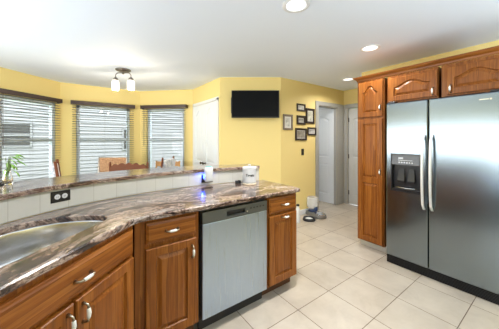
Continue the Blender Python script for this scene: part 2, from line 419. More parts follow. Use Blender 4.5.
DT = 0.025
def cab_door(parent, x0, x1, z0, z1, rise=0.0, hx=None, hz=None, stile=0.055, vertical=True, hl=0.078):
    mb = MB(); raised_door(mb, x0, x1, z0, z1, [(x0+stile, x1-stile, z0+stile, z1-stile*0.85, rise)], -DT, DT)
    o = mb.build('door', OAK_V, parent)
    if hx is not None: pull(o, hx, hz, -DT, vertical, hl)
    return o
def cab_drawer(parent, x0, x1, z0, z1, hx, hz, name='drawer'):
    mb = MB()
    ring = lambda i, y: [(x0+i, y, z0+i), (x1-i, y, z0+i), (x1-i, y, z1-i), (x0+i, y, z1-i)]
    mb.loops([ring(0.016, -DT), ring(0.010, -DT+0.004), ring(0.002, -DT+0.007), ring(0, -DT+0.010), ring(0, 0)], True, True, True)
    o = mb.build(name, OAK_H, parent)
    if hx is not None: pull(o, hx, hz, -DT, False)
    return o
def cab_body(parent, w, h, dep, openings, kick=0.10, x0=0.0, kickmat=None, right_side=True):
    """face frame with dark openings behind the doors, plus the case"""
    mb = MB()
    mb.box(x0, x0+0.018, 0.019, dep, kick, h)
    if right_side: mb.box(w-0.018, w, 0.019, dep, kick, h)
    mb.box(x0+0.018, w-0.018, 0.019, dep, kick, kick+0.018); mb.box(x0+0.018, w-0.018, dep-0.012, dep, kick+0.018, h)
    if h > 1: mb.box(x0+0.018, w-0.018, 0.019, dep-0.012, h-0.018, h)
    xs = sorted(set([x0, w] + [q for o in openings for q in o[:2]])); zs = sorted(set([kick, h] + [q for o in openings for q in o[2:]]))
    for a, b in zip(xs, xs[1:]):
        for c, d in zip(zs, zs[1:]):
            if not any(o[0] <= a and b <= o[1] and o[2] <= c and d <= o[3] for o in openings): mb.box(a, b, 0, 0.019, c, d)
    body = mb.build('body', OAK_V, parent)
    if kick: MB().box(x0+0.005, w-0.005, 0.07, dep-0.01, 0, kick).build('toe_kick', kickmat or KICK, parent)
    return body

# ------------------------------------------------------------------ peninsula
FY = 1.525            # face of the straight run
# right narrow cabinet
t = thing('base_cabinet', 'narrow oak base cabinet with one drawer and one door, right of the dishwasher', 'cabinet', (1.290, FY, 0), 0)
cab_body(t, 0.36, 0.884, 0.56, [(0.03, 0.33, 0.13, 0.70), (0.03, 0.33, 0.74, 0.85)])
cab_drawer(t, 0.012, 0.345, 0.735, 0.868, 0.19, 0.80)
cab_door(t, 0.012, 0.345, 0.118, 0.712, 0, 0.19, 0.690, 0.06, False)
# left cabinet with the corner stile
t = thing('base_cabinet', 'oak base cabinet with one drawer and one door, left of the dishwasher', 'cabinet', (0.262, FY, 0), 0)
cab_body(t, 0.405, 0.884, 0.56, [(0.075, 0.375, 0.13, 0.70), (0.075, 0.375, 0.74, 0.85)])
cab_drawer(t, 0.058, 0.380, 0.735, 0.862, 0.215, 0.797)
cab_door(t, 0.058, 0.380, 0.118, 0.705, 0, 0.350, 0.620, 0.06)
# sink cabinet, turned 45 degrees.  local x runs along it, ends at the bend
SB = Vector((0.250, 1.513))
sl = 0.96
d45 = Vector((math.cos(R(45)), math.sin(R(45))))
so = SB - d45*sl
t = thing('sink_base_cabinet', 'wide oak sink cabinet with false drawer front and two doors, set diagonally', 'cabinet', (so.x, so.y, 0), R(45))
cab_body(t, sl-0.002, 0.884, 0.595, [(0.05, sl-0.06, 0.13, 0.68), (0.05, sl-0.06, 0.72, 0.85)], right_side=False)
cab_drawer(t, 0.03, sl-0.022, 0.712, 0.852, sl-0.365, 0.780, 'drawer_front')
xm = sl/2 - 0.005+0.085
cab_door(t, xm+0.006, sl-0.022, 0.118, 0.695, 0, xm+0.036, 0.625, 0.06)
cab_door(t, 0.03+0.06, xm-0.006, 0.118, 0.695, 0, xm-0.036, 0.625, 0.06)

# dishwasher
t = thing('dishwasher', 'stainless steel dishwasher built in under the granite counter', 'dishwasher', (0.678, FY, 0), 0)
W = 0.606
MB().box(0.006, W-0.006, 0.012, 0.56, 0.10, 0.872).build('tub', BLACKM, t)
MB().box(0.01, W-0.01, 0.045, 0.06, 0.0, 0.10).build('toe_kick', BLACKM, t)
mb = MB(); mb.box(0.010, W-0.010, -0.022, 0.012, 0.112, 0.778, 0.004, seg=2); mb.build('door', STEELD, t)
# control strip with a pocket handle
mb = MB(); z0, z1 = 0.781, 0.862; px0, px1, pz0, pz1 = 0.205, 0.375, 0.800, 0.838
for a, b, c, d in ((0.010, px0, z0, z1), (px1, W-0.010, z0, z1), (px0, px1, z0, pz0), (px0, px1, pz1, z1)): mb.box(a, b, -0.022, 0.012, c, d)
cp = mb.build('control_panel', CONTROL, t)
MB().box(px0, px1, -0.004, 0.010, pz0, pz1).build('pocket_handle', BLACK, cp)
MB().tube([(px0+0.005, -0.016, pz1-0.006), ((px0+px1)/2, -0.020, pz1-0.010), (px1-0.005, -0.016, pz1-0.006)], 0.006, 8).build('grip', BLACK, cp)
mb = MB()
for k in range(5): mb.box(0.42+0.032*k, 0.436+0.032*k, -0.0235, -0.021, 0.822, 0.830)
mb.build('button_row', BLACKM, cp)
MB().box(0.385, 0.398, -0.0235, -0.021, 0.800, 0.816).build('badge', CHROME, cp)

# splash curve
S = [Vector((p[0], p[1])) for p in catmull([Vector((-1.22, 0.93, 0)), Vector((-0.90, 1.25, 0)), Vector((-0.62, 1.53, 0)), Vector((-0.36, 1.785, 0)), Vector((-0.20, 1.92, 0)), Vector((0.0, 2.03, 0)),
     Vector((0.22, 2.105, 0)), Vector((0.52, 2.165, 0)), Vector((0.85, 2.185, 0)), Vector((1.2, 2.155, 0)), Vector((1.64, 2.075, 0))], 5)]
def strip_prism(name, path0, path1, z0, z1, m, parent=None, uv=True, bev=0.0):
    """prism between two parallel paths with UV = (arc length, across/height)"""
    bm = bmesh.new(); uvl = bm.loops.layers.uv.new('UVMap'); n = len(path0)
    s = [0.0]
    for a, b in zip(path0, path0[1:]): s.append(s[-1] + (b-a).length)
    prof = [(0.0, z0, 0), (0.0, z1-bev, 0), (bev, z1, 0), (1.0-0, z1, 1), (1.0, z0, 1)] if bev else [(0, z0, 0), (0, z1, 0), (1, z1, 1), (1, z0, 1)]
    rows = []
    for i in range(n):
        d = path1[i]-path0[i]; L = d.length; r = []
        for q, z, side in prof:
            f = q if q in (0.0, 1.0) else q/L
            r.append((Vector((path0[i].x + d.x*f, path0[i].y + d.y*f, z)), f*L))
        rows.append(r)
    vs = [[bm.verts.new(p) for p, _ in r] for r in rows]; k = len(prof)
    vdist = [0.0]
    for j in range(1, k): vdist.append(vdist[-1] + (rows[0][j][0]-rows[0][j-1][0]).length)
    for i in range(n-1):
        for j in range(k-1):
            f = bm.faces.new((vs[i][j], vs[i+1][j], vs[i+1][j+1], vs[i][j+1]))
            for l, (ii, jj) in zip(f.loops, ((i, j), (i+1, j), (i+1, j+1), (i, j+1))): l[uvl].uv = (s[ii], vdist[jj])
        f = bm.faces.new((vs[i][k-1], vs[i+1][k-1], vs[i+1][0], vs[i][0]))
        for l, (ii, jj) in zip(f.loops, ((i, 1), (i+1, 1), (i+1, 0), (i, 0))): l[uvl].uv = (s[ii], jj*0.3)
    for r in (vs[0], vs[-1]):
        f = bm.faces.new(r)
        for l in f.loops: l[uvl].uv = (l.vert.co.x, l.vert.co.z)
    bmesh.ops.recalc_face_normals(bm, faces=bm.faces)
    me = bpy.data.meshes.new(name); bm.to_mesh(me); bm.free(); me.materials.append(m)
    o = bpy.data.objects.new(name, me); COL.objects.link(o); o.parent = parent
    return o
BARZ0, BARZ1 = 1.048, 1.078
struct(strip_prism('wall_peninsula', offset(S, 0.012), offset(S, 0.13), 0.0, BARZ0-0.0005, YELLOW))
struct(strip_prism('trim_4', offset(S, 0.0), offset(S, 0.0118), 0.9165, BARZ0-0.0005, SPL))
def offset_var(path, f):
    o = offset(path, 1.0); return [p + (q-p)*f(p.x) for p, q in zip(path, o)]
bar = strip_prism('raised_bar_top', offset(S, -0.018), offset_var(S, lambda x: 0.40 - 0.14*min(1, max(0, (x-0.4)/1.0))), BARZ0, BARZ1, GRAN, None, True, 0.006)
tag(bar, 'narrow curved granite ledge on top of the low tiled backsplash wall', 'bar top')

# countertop with a sink cut-out
v0 = 0.868
front = [(( u - v0)/math.sqrt(2), (u + v0)/math.sqrt(2)) for u in (-0.10, 0.2, 0.5, 0.8, 1.0, 1.12, 1.19)]
front += [(0.272, 1.482), (0.33, 1.490), (0.5, 1.492), (0.8, 1.492), (1.1, 1.492), (1.4, 1.492), (1.655, 1.492), (1.680, 1.500), (1.690, 1.525)]
backp = [(1.690, 1.8), (1.690, 2.066)] + [(p.x, p.y) for p in reversed(offset(S, -0.0015)) if p.x < 1.63]
outer = [Vector(p) for p in front + backp]
# sink outline in (u along, v across) coordinates
def UV(u, v_): return Vector(((u - v_)/math.sqrt(2), (u + v_)/math.sqrt(2)))
half = [(0.85, 1.012), (1.00, 1.012), (1.12, 1.013), (1.185, 1.020), (1.225, 1.045), (1.247, 1.09), (1.245, 1.14), (1.232, 1.20), (1.205, 1.27), (1.165, 1.335), (1.10, 1.395), (1.02, 1.432), (0.93, 1.447)]
full = half + [(0.85, 1.449)] + [(1.70-u, v_) for u, v_ in reversed(half[1:])]
hole = [UV(u, v_) for u, v_ in full]
def inset(poly, d):
    n = len(poly); out = []
    ar = sum(poly[i].x*poly[(i+1) % n].y - poly[(i+1) % n].x*poly[i].y for i in range(n)); sg = 1 if ar > 0 else -1
    for i in range(n):
        e1 = (poly[i]-poly[i-1]).normalized(); e2 = (poly[(i+1) % n]-poly[i]).normalized()
        t_ = (e1+e2); t_ = t_.normalized() if t_.length > 1e-6 else e1
        c = max(0.4, t_.dot(e1))
        out.append(poly[i] + Vector((-t_.y, t_.x))*sg*d/c)
    return out
def gran_uv(p):
    # distance along the counter / across it, blending from the diagonal to the straight run
    k = min(1.0, max(0.0, (p.x + 0.25)/0.9)); k = k*k*(3-2*k)
    u1 = (p.x+p.y)/math.sqrt(2); v1 = (p.y-p.x)/math.sqrt(2)
    return ((u1*(1-k) + (p.x+0.85)*k), (v1*(1-k) + (p.y-0.62)*k))
def counter():
    bm = bmesh.new(); uvl = bm.loops.layers.uv.new('UVMap')
    CT1, CT0 = 0.915, 0.885
    oi = inset(outer, 0.006); hi = inset(hole, -0.004)
    def face_layer(o, h, z):
        pts = o + h; no = len(o)
        def inside(pt, poly):
            c = False; n = len(poly)
            for i in range(n):
                a, b = poly[i], poly[i-1]
                if (a.y > pt.y) != (b.y > pt.y) and pt.x < (b.x-a.x)*(pt.y-a.y)/(b.y-a.y)+a.x: c = not c
            return c
        # a grid of inner points so that the streak coordinates bend smoothly
        if z == CT1:
            for i in range(-30, 45):
                for j in range(10, 60):
                    g_ = Vector((i*0.04 + 0.011, j*0.04 + 0.007))
                    if inside(g_, o) and not inside(g_, h) and min((g_-q).length for q in o + h) > 0.012: pts = pts + [g_]
        vv, ee, ff, *_ = geometry.delaunay_2d_cdt([Vector(p) for p in pts], [], [list(range(no)), list(range(no, no+len(h)))], 0, 1e-6)

        vs = [bm.verts.new((p.x, p.y, z)) for p in vv]
        def inside(pt, poly):
            c = False; n = len(poly)
            for i in range(n):
                a, b = poly[i], poly[i-1]
                if (a.y > pt.y) != (b.y > pt.y) and pt.x < (b.x-a.x)*(pt.y-a.y)/(b.y-a.y)+a.x: c = not c
            return c
        for f in ff:
            c = sum((vv[i] for i in f), Vector((0, 0)))/len(f)
            if inside(c, o) and not inside(c, h): bm.faces.new([vs[i] for i in f])
    face_layer(oi, hi, CT1); face_layer(outer, hole, CT0)
    def side(rings):
        vr = [[bm.verts.new((p.x, p.y, z)) for p in poly] for poly, z in rings]; n = len(vr[0])
        for a, b in zip(vr, vr[1:]):
            for i in range(n): bm.faces.new((a[i], a[(i+1) % n], b[(i+1) % n], b[i]))
    side([(oi, CT1), (outer, CT1-0.006), (outer, CT0)]); side([(hi, CT1), (hole, CT1-0.004), (hole, CT0)])
    bmesh.ops.remove_doubles(bm, verts=bm.verts, dist=1e-5)
    bmesh.ops.recalc_face_normals(bm, faces=bm.faces)
    for f in bm.faces:
        for l in f.loops:
            u, v_ = gran_uv(l.vert.co); l[uvl].uv = (u, v_ + (0.915 - l.vert.co.z))
    me = bpy.data.meshes.new('countertop'); bm.to_mesh(me); bm.free(); me.materials.append(GRAN)
    o = bpy.data.objects.new('countertop', me); COL.objects.link(o); return o
tag(counter(), 'long streaked granite counter slab over the oak cabinets and dishwasher', 'countertop')

# sink bowl
mb = MB()
def sring(d, z):
    return [(p.x, p.y, z) for p in inset(hole, d)]
mb.loops([sring(-0.02, 0.8835), sring(0.002, 0.8835), sring(0.004, 0.878), sring(0.008, 0.80), sring(0.014, 0.74), sring(0.030, 0.715), sring(0.060, 0.708), sring(0.12, 0.703)], True, False, True, True)
sk = mb.build('sink', SINKM)
tag(sk, 'D shaped stainless undermount sink in the diagonal granite counter', 'sink')
so_ = sk.modifiers.new('thickness', 'SOLIDIFY'); so_.thickness = 0.0015; so_.offset = -1
dc = UV(0.85, 1.23)
MB().lathe([(0.045, 0.0), (0.045, 0.003), (0.036, 0.004), (0.03, 0.001)], (dc.x, dc.y, 0.704), 20).build('drain', CHROME, sk)

# faucet (its lever just reaches the left edge of the photo)
fc = UV(0.80, 1.470)
t = thing('kitchen_faucet', 'black faucet behind the sink, only its lever at the left edge', 'faucet', (fc.x, fc.y, 0.915), R(45))
MB().lathe([(0.028, 0.0), (0.028, 0.012), (0.024, 0.02), (0.022, 0.16), (0.020, 0.22), (0.014, 0.235)], (0, 0, 0), 20).build('body', BLACK, t)
pts = [(0, 0, 0.22), (0, 0, 0.36), (0, -0.03, 0.42), (0, -0.09, 0.45), (0, -0.15, 0.42), (0, -0.18, 0.36), (0, -0.18, 0.29)]
MB().tube(pts, [0.012]*5+[0.015, 0.016], 12).build('spout', BLACK, t)
MB().tube([(0.018, 0, 0.17), (0.06, 0.004, 0.185), (0.13, 0.012, 0.205), (0.215, 0.020, 0.222)], [0.013, 0.008, 0.008, 0.012], 10).build('lever', BLACK, t)

# ------------------------------------------------------------------ outlets on the splash
def along(s_x):
    """point and direction on the splash where x = s_x"""
    for a, b in zip(S, S[1:]):
        if a.x <= s_x <= b.x:
            k = (s_x-a.x)/(b.x-a.x); return a + (b-a)*k, math.atan2(b.y-a.y, b.x-a.x)
def outlet(sx, z, label, w=0.112, h=0.072):
    p, a = along(sx)
    t = thing('wall_outlet', label, 'outlet', (p.x, p.y, z), a)
    MB().box(-w/2, w/2, -0.006, -0.0005, -h/2, h/2, 0.002).build('cover_plate', BLACK, t)
    for s in (-0.021, 0.021):
        o = MB().lathe([(0.0165, 0), (0.0165, 0.0025), (0.015, 0.0032)], (0, 0, 0), 20, Matrix.Translation((s, -0.006, 0)) @ Matrix.Rotation(PI/2, 4, 'X')).build('receptacle', ENAM, t)
        m2 = MB()
        m2.box(s-0.005, s-0.003, -0.0098, -0.009, -0.005, 0.004); m2.box(s+0.003, s+0.005, -0.0098, -0.009, -0.004, 0.004)
        m2.build('slot', BLACKM, o)
    return t
outlet(-0.105, 0.999, 'black double outlet plate with two white sockets, behind the sink')
outlet(1.045, 0.978, 'black outlet plate behind the plugged-in white device', 0.12, 0.078)

# plug-in device with a blue glow
p, a = along(1.045)
t = thing('plug_in_night_light', 'white rounded plug-in device glowing blue, in the outlet on the backsplash', 'night light', (p.x, p.y, 0.0), a)
def rrect(w, d, z, r=0.02, cy=-0.047, n=5):
    pts = []
    for cx, cyy, a0 in ((w/2-r, d/2-r, 0), (-w/2+r, d/2-r, 90), (-w/2+r, -d/2+r, 180), (w/2-r, -d/2+r, 270)):
        for k in range(n): an = R(a0+90*k/(n-1)); pts.append((cx+r*math.cos(an), cy+cyy+r*math.sin(an), z))
    return pts
mb = MB(); mb.loops([rrect(0.070, 0.040, 0.955, 0.015), rrect(0.080, 0.050, 0.965), rrect(0.084, 0.052, 1.03), rrect(0.086, 0.052, 1.088), rrect(0.074, 0.042, 1.100, 0.015)], True, True, True, True)
mb.build('housing', ENAM, t)
MB().loops([rrect(0.060, 0.030, 1.1005, 0.012), rrect(0.056, 0.026, 1.107, 0.012)], True, True, True).build('top_vent', TEAL, t)
MB().box(-0.050, -0.0435, -0.040, -0.028, 0.985, 1.030, 0.002).build('blue_light', BLUELED, t)
MB().box(0.0435, 0.047, -0.040, -0.028, 0.995, 1.02, 0.001).build('blue_light', BLUELED, t)
MB().box(-0.02, 0.02, -0.0095, -0.030, 0.965, 0.99).build('plug', ENAM, t)
ld = bpy.data.lights.new('blue_glow', 'POINT'); ld.energy = 0.18; ld.color = (0.08, 0.15, 1.0); ld.shadow_soft_size = 0.008
lo = bpy.data.objects.new('blue_glow', ld); COL.objects.link(lo); lo.parent = t; lo.location = (-0.062, -0.034, 1.01)

# canister
t = thing('canister', 'white enamel canister with lid and a small dark word, at the counter end', 'canister', (1.417, 1.952, 0.915))
MB().lathe([(0.070, 0.0), (0.072, 0.004), (0.072, 0.016)], (0, 0, 0), 36).build('base_ring', BEIGE, t)
MB().lathe([(0.0705, 0.016), (0.0715, 0.03), (0.0715, 0.160), (0.073, 0.166), (0.0715, 0.170)], (0, 0, 0), 36).build('body', ENAM, t)
lid = MB().lathe([(0.0725, 0.170), (0.0735, 0.173), (0.071, 0.178), (0.045, 0.183), (0.018, 0.186)], (0, 0, 0), 36).build('lid', ENAM, t)
MB().lathe([(0.010, 0.185), (0.009, 0.189), (0.018, 0.195), (0.016, 0.200), (0.004, 0.203)], (0, 0, 0), 20).build('knob', ENAM, lid)
def text_mesh(name, s, size, mtl, parent, fn, thick=0.0008):
    c = bpy.data.curves.new(name, 'FONT'); c.body = s; c.size = size; c.extrude = thick; c.align_x = 'CENTER'; c.align_y = 'CENTER'; c.offset = size*0.035
    tmp = bpy.data.objects.new('tmp', c); COL.objects.link(tmp)
    dg = bpy.context.evaluated_depsgraph_get(); me = bpy.data.meshes.new_from_object(tmp.evaluated_get(dg))
    bpy.data.objects.remove(tmp); bpy.data.curves.remove(c); me.name = name
    for v_ in me.vertices: v_.co = fn(v_.co)
    me.materials.clear(); me.materials.append(mtl)
    o = bpy.data.objects.new(name, me); COL.objects.link(o); o.parent = parent; return o
ca = math.atan2(-1.952, -1.417) + 0.10
text_mesh('lettering', 'Treats', 0.034, BLACKM, t, lambda c: Vector((math.cos(ca + c.x/0.0722)*(0.0722+c.z), math.sin(ca + c.x/0.0722)*(0.0722+c.z), 0.098 + c.y)))
MB().box(-0.026, 0.026, -0.02, 0.02, 0.0, 0.030, 0.004, seg=2).build('tmp', BLACKM)
bb = bpy.data.objects['tmp']; bb.name = 'small_box'; bb.location = (1.340, 2.050, 0.915); bb.rotation_euler.z = R(-12)
tag(bb, 'small black box against the backsplash, just left of the white canister', 'box')

# plant in a glass vase on the bar ledge
t = thing('vase_plant', 'small leafy green cutting in a clear glass vase on the bar ledge', 'plant', (-0.385, 2.17, BARZ1))
MB().lathe([(0.020, 0.0), (0.024, 0.004), (0.026, 0.04), (0.016, 0.075), (0.013, 0.095), (0.017, 0.10), (0.0145, 0.10), (0.011, 0.093), (0.013, 0.075), (0.022, 0.04), (0.020, 0.008)], (0, 0, 0), 24).build('vase', JAR, t)
mb = MB(); leaf = MB(); rr = random.Random(3)
RX, RY = 0.809, -0.588
tips = [(0.075, 0.125), (0.05, 0.155), (0.02, 0.175), (-0.015, 0.165), (0.095, 0.085), (-0.02, 0.125), (0.04, 0.185), (0.065, 0.175), (0.085, 0.145), (0.0, 0.145), (-0.03, 0.09)]
for (r_, z) in tips:
    r_ = r_*0.62; z = z + 0.005
    dy = rr.uniform(-0.03, 0.03); b = Vector((RX*r_ + 0.588*dy, RY*r_ + 0.809*dy, z))
    mid = Vector((b.x*0.35, b.y*0.35, z*0.85+0.03)); mb.tube([(0, 0, 0.02), (b.x*0.1, b.y*0.1, 0.09), mid, b], 0.0016, 5)
    d = (b - mid).normalized(); s_ = d.cross(Vector((0.3, 0.5, 0.8))).normalized(); n_ = s_.cross(d); L = rr.uniform(0.045, 0.06); wd = 0.014
    prof = [(0, 0.1), (0.25, 0.85), (0.5, 1.0), (0.75, 0.65), (1.0, 0.05)]
    rows = []
    for q, w_ in prof:
        c = b + d*L*q - Vector((0, 0, 0.018*q*q)); rows.append([c - s_*wd*w_ + n_*0.004*w_, c - n_*0.002, c + s_*wd*w_ + n_*0.004*w_, c + n_*0.001])
    leaf.loops(rows, True, True, True, True)
mb.build('stem', STEM, t); leaf.build('leaves', FOLI, t)

# ------------------------------------------------------------------ refrigerator and tall cabinets (face -X: local x = -Y)
FRX = 2.78
t = thing('refrigerator', 'large stainless steel side-by-side refrigerator with dispenser in its left door', 'refrigerator', (FRX, 1.216, 0), R(-90))
W = 0.905
MB().box(0.004, W-0.004, 0.075, 0.80, 0.02, 1.745, 0.004).build('case', FRIDGEB, t)
ZD0, ZD1, SPLT = 0.098, 1.772, 0.392
def fdoor(name, x0, x1, hole_=None):
    mb = MB(); e = 0.010
    ring = lambda i, y: [(x0+i, y, ZD0+i), (x1-i, y, ZD0+i), (x1-i, y, ZD1-i), (x0+i, y, ZD1-i)]
    if hole_:
        a, b, c, d = hole_
        mb.loops([[(a, 0.050, c), (b, 0.050, c), (b, 0.050, d), (a, 0.050, d)], [(a, 0, c), (b, 0, c), (b, 0, d), (a, 0, d)], ring(e, 0)], True, False, False)
        mb.loops([ring(e, 0), ring(e*0.3, 0.003), ring(0, 0.010), ring(0, 0.066)], True, False, True, False)
    else:
        mb.loops([ring(e, 0), ring(e*0.3, 0.003), ring(0, 0.010), ring(0, 0.066)], True, True, True, False)
    return mb.build(name, STEEL, t)
dh = (0.050, 0.330, 0.815, 1.222)
fz = fdoor('freezer_door', 0.0, SPLT-0.003, dh)
fr = fdoor('refrigerator_door', SPLT+0.003, W)
def fhandle(x, parent):
    n = 14; rings = []
    for k in range(n+1):
        q = k/n; z = 0.675 + (1.425-0.675)*q; off = 0.012 + 0.052*math.sin(PI*min(1, max(0, q)))**0.35 if 0 < k < n else 0.0
        rings.append([(x-0.012, -off-0.004, z), (x-0.009, -off-0.014, z), (x+0.009, -off-0.014, z), (x+0.012, -off-0.004, z), (x+0.009, -off+0.006, z), (x-0.009, -off+0.006, z)])
    MB().loops(rings, True, True, True, True).build('handle', HANDLE, parent)
fhandle(SPLT-0.032, fz); fhandle(SPLT+0.034, fr)
# dispenser
ds = MB(); a, b, c, d = dh
ds.box(a, b, 0.044, 0.049, c, d)                      # back
ds.box(a, a+0.010, -0.004, 0.044, c, d); ds.box(b-0.010, b, -0.004, 0.044, c, d)
ds.box(a+0.010, b-0.010, -0.004, 0.044, d-0.010, d); ds.box(a+0.010, b-0.010, -0.004, 0.044, c, c+0.030)
dsp = ds.build('ice_water_dispenser', BLACK, fz); dsp['label'] = 'black ice and water dispenser'
mb = MB(); mb.loops([[(a+0.01, -0.003, 1.105), (b-0.01, -0.003, 1.105), (b-0.01, 0.004, 1.212), (a+0.01, 0.004, 1.212)], [(a+0.01, 0.044, 1.105), (b-0.01, 0.044, 1.105), (b-0.01, 0.044, 1.212), (a+0.01, 0.044, 1.212)]], True, True, True)
mb.build('control_panel', mat('dispenser_panel', (0.015, 0.016, 0.018), 0.2), dsp)
mb = MB()
for k in range(6): mb.lathe([(0.008, 0), (0.008, 0.003)], (0, 0, 0), 12, Matrix.Translation((a+0.085+0.024*k, -0.001, 1.130)) @ Matrix.Rotation(PI/2, 4, 'X'))
mb.box(a+0.075, a+0.215, -0.002, 0.004, 1.150, 1.155)
mb.box(a+0.075, a+0.12, -0.001, 0.004, 1.165, 1.185)
mb.build('buttons', mat('button_grey', (0.55, 0.57, 0.6), 0.4), dsp)
for x in (a+0.095, a+0.190):
    MB().loops([[(x-0.024, 0.030, 1.060), (x+0.024, 0.030, 1.060), (x+0.024, 0.043, 1.060), (x-0.024, 0.043, 1.060)],
                [(x-0.034, 0.006, 0.935), (x+0.034, 0.006, 0.935), (x+0.034, 0.020, 0.935), (x-0.034, 0.020, 0.935)],
                [(x-0.030, 0.010, 0.915), (x+0.030, 0.010, 0.915), (x+0.030, 0.022, 0.915), (x-0.030, 0.022, 0.915)]], True, True, True).build('paddle', mat('paddle_grey', (0.022, 0.022, 0.025), 0.18), dsp)
MB().tube([(a+0.05, -0.004, 0.862), (a+0.14, -0.012, 0.862), (b-0.05, -0.004, 0.862)], 0.005, 8).build('tray_lip', CHROME, dsp)
# grille
mb = MB(); mb.box(0.0, W, 0.020, 0.075, 0.005, 0.088)
for k in range(6): mb.box(0.02, W-0.02, 0.012, 0.022, 0.014+0.012*k, 0.019+0.012*k)
mb.build('base_grille', BLACK, t)
for x0 in (0.005, W-0.085): MB().box(x0, x0+0.08, 0.012, 0.10, 1.7745, 1.792, 0.003).build('hinge_cover', BLACK, t)
mb = MB()
mb.box(W-0.150, W-0.090, -0.002, 0.0, 1.712, 1.722); mb.box(W-0.085, W-0.072, -0.002, 0.0, 1.710, 1.724)
mb.build('badge', CHROME, fr)

# pantry and over-fridge cabinets
CX = 2.93
PW = 0.330
t = thing('pantry_cabinet', 'tall narrow oak pantry cabinet with an arched upper door, left of the refrigerator', 'cabinet', (CX, 1.630, 0), R(-90))
cab_body(t, PW, 2.115, 0.66, [(0.04, PW-0.04, 0.13, 1.60), (0.04, PW-0.04, 1.67, 2.06)], 0.09, kickmat=TRIM)
mb = MB(); raised_door(mb, 0.024, PW-0.012, 0.108, 1.628, [(0.080, PW-0.068, 0.165, 0.835, 0.0), (0.080, PW-0.068, 0.905, 1.575, 0.0)], -DT, DT)
pull(mb.build('door', OAK_V, t), PW-0.034, 0.985, -DT, True, 0.06)
cab_door(t, 0.024, PW-0.012, 1.655, 2.090, 0.075, PW-0.034, 1.760, 0.056, hl=0.06)
for oy, wc, dx0, dx1, hx, lb in ((1.265, 0.480, 0.020, 0.474, 0.444, 'oak wall cabinet with one arched door, above the freezer side and next to the pantry'),
                                 (0.758, 0.483, 0.046, 0.468, 0.076, 'oak wall cabinet with one arched door, at the right edge above the refrigerator')):
    t2 = thing('over_refrigerator_cabinet', lb, 'cabinet', (CX, oy, 0), R(-90))
    MB().box(0.0, wc, 0.0, 0.66, 1.800, 2.115).build('body', OAK_V, t2)
    cab_door(t2, dx0, dx1, 1.815, 2.080, 0.055, hx, 1.868, 0.055, hl=0.07)
WC = 0.99
# crown moulding over both
mb = MB()
prof = [(0.0, 2.112), (-0.006, 2.118), (-0.010, 2.135), (-0.030, 2.150), (-0.042, 2.163), (-0.045, 2.172), (0.02, 2.172)]
L = 0.365+WC
ringL = [(-x_ * 0 - (-x_), y_) for x_, y_ in prof]
def cr(xq, wrap): return [((xq + (p if wrap else 0)), p, z) for p, z in prof]
mb.loops([[(p, 0.66, z) for p, z in prof], [(p, p, z) for p, z in prof], [(L, p, z) for p, z in prof]], True, True, True)
cm = mb.build('trim_5', OAK_H); cm.location = (CX, 1.630, 0.004); cm.rotation_euler.z = R(-90); struct(cm)
# gable panel right of fridge
pn = MB().box(0.0, 0.018, 0.02, 0.66, 0.0, 1.797).build('refrigerator_end_panel', OAK_V)
pn.location = (CX, 0.292, 0); pn.rotation_euler.z = R(-90); tag(pn, 'oak end panel on the far right side of the refrigerator', 'cabinet panel')

# ------------------------------------------------------------------ doors
def house_door(name, parent_loc, rz, w, h, panels, m, knob_x=None, knobmat=None, th=0.035, kz=0.95):
    mb = MB(); raised_door(mb, 0, w, 0.008, h, panels, 0.0, th, 0.055, 0.013)
    o = mb.build(name, m); struct(o); o.location = parent_loc; o.rotation_euler.z = rz
    if knob_x is not None:
        MB().lathe([(0.022, 0), (0.022, 0.006), (0.009, 0.012), (0.009, 0.030), (0.024, 0.042), (0.026, 0.052), (0.014, 0.062)], (0, 0, 0), 20,
                   Matrix.Translation((knob_x, 0, kz)) @ Matrix.Rotation(PI/2, 4, 'X')).build('door_knob', knobmat or NICKEL, o)
    return o
# hall door, swung open into the side room: hinge at right jamb
od = house_door('door_1', (4.305, 3.555, 0), R(-85), 0.60, 2.03, [(0.10, 0.50, 0.20, 0.86, 0.0), (0.10, 0.50, 1.00, 1.92, 0.10)], DOORW, 0.06, NICKEL)
mb = MB()
for z in (0.25, 1.02, 1.80): mb.box(0.598, 0.612, 0.028, 0.040, z-0.045, z+0.045)
mb.build('hinges', FRAMEB, od)
cd = house_door('door_2', (4.665, 2.796, 0), R(-90), 0.732, 2.03, [(0.11, 0.62, 0.20, 0.86, 0.0), (0.11, 0.62, 1.00, 1.92, 0.10)], DOORG, 0.67, NICKEL)
mb = MB()
for z in (0.25, 1.02, 1.80): mb.box(-0.004, 0.012, -0.010, 0.002, z-0.045, z+0.045)
mb.build('hinges', FRAMEB, cd)
# closet: a pair of leaves with arched panels
for k, (y0, kx) in enumerate(((4.598, 0.44), (4.100, 0.045))):
    house_door('door_%d' % (3+k), (1.930-0.0165, y0, 0), R(-90), 0.492, 2.055, [(0.09, 0.40, 0.18, 0.80, 0.0), (0.09, 0.40, 0.95, 1.96, 0.10)], DOORW, kx, FRAMEB, 0.016, 0.93)

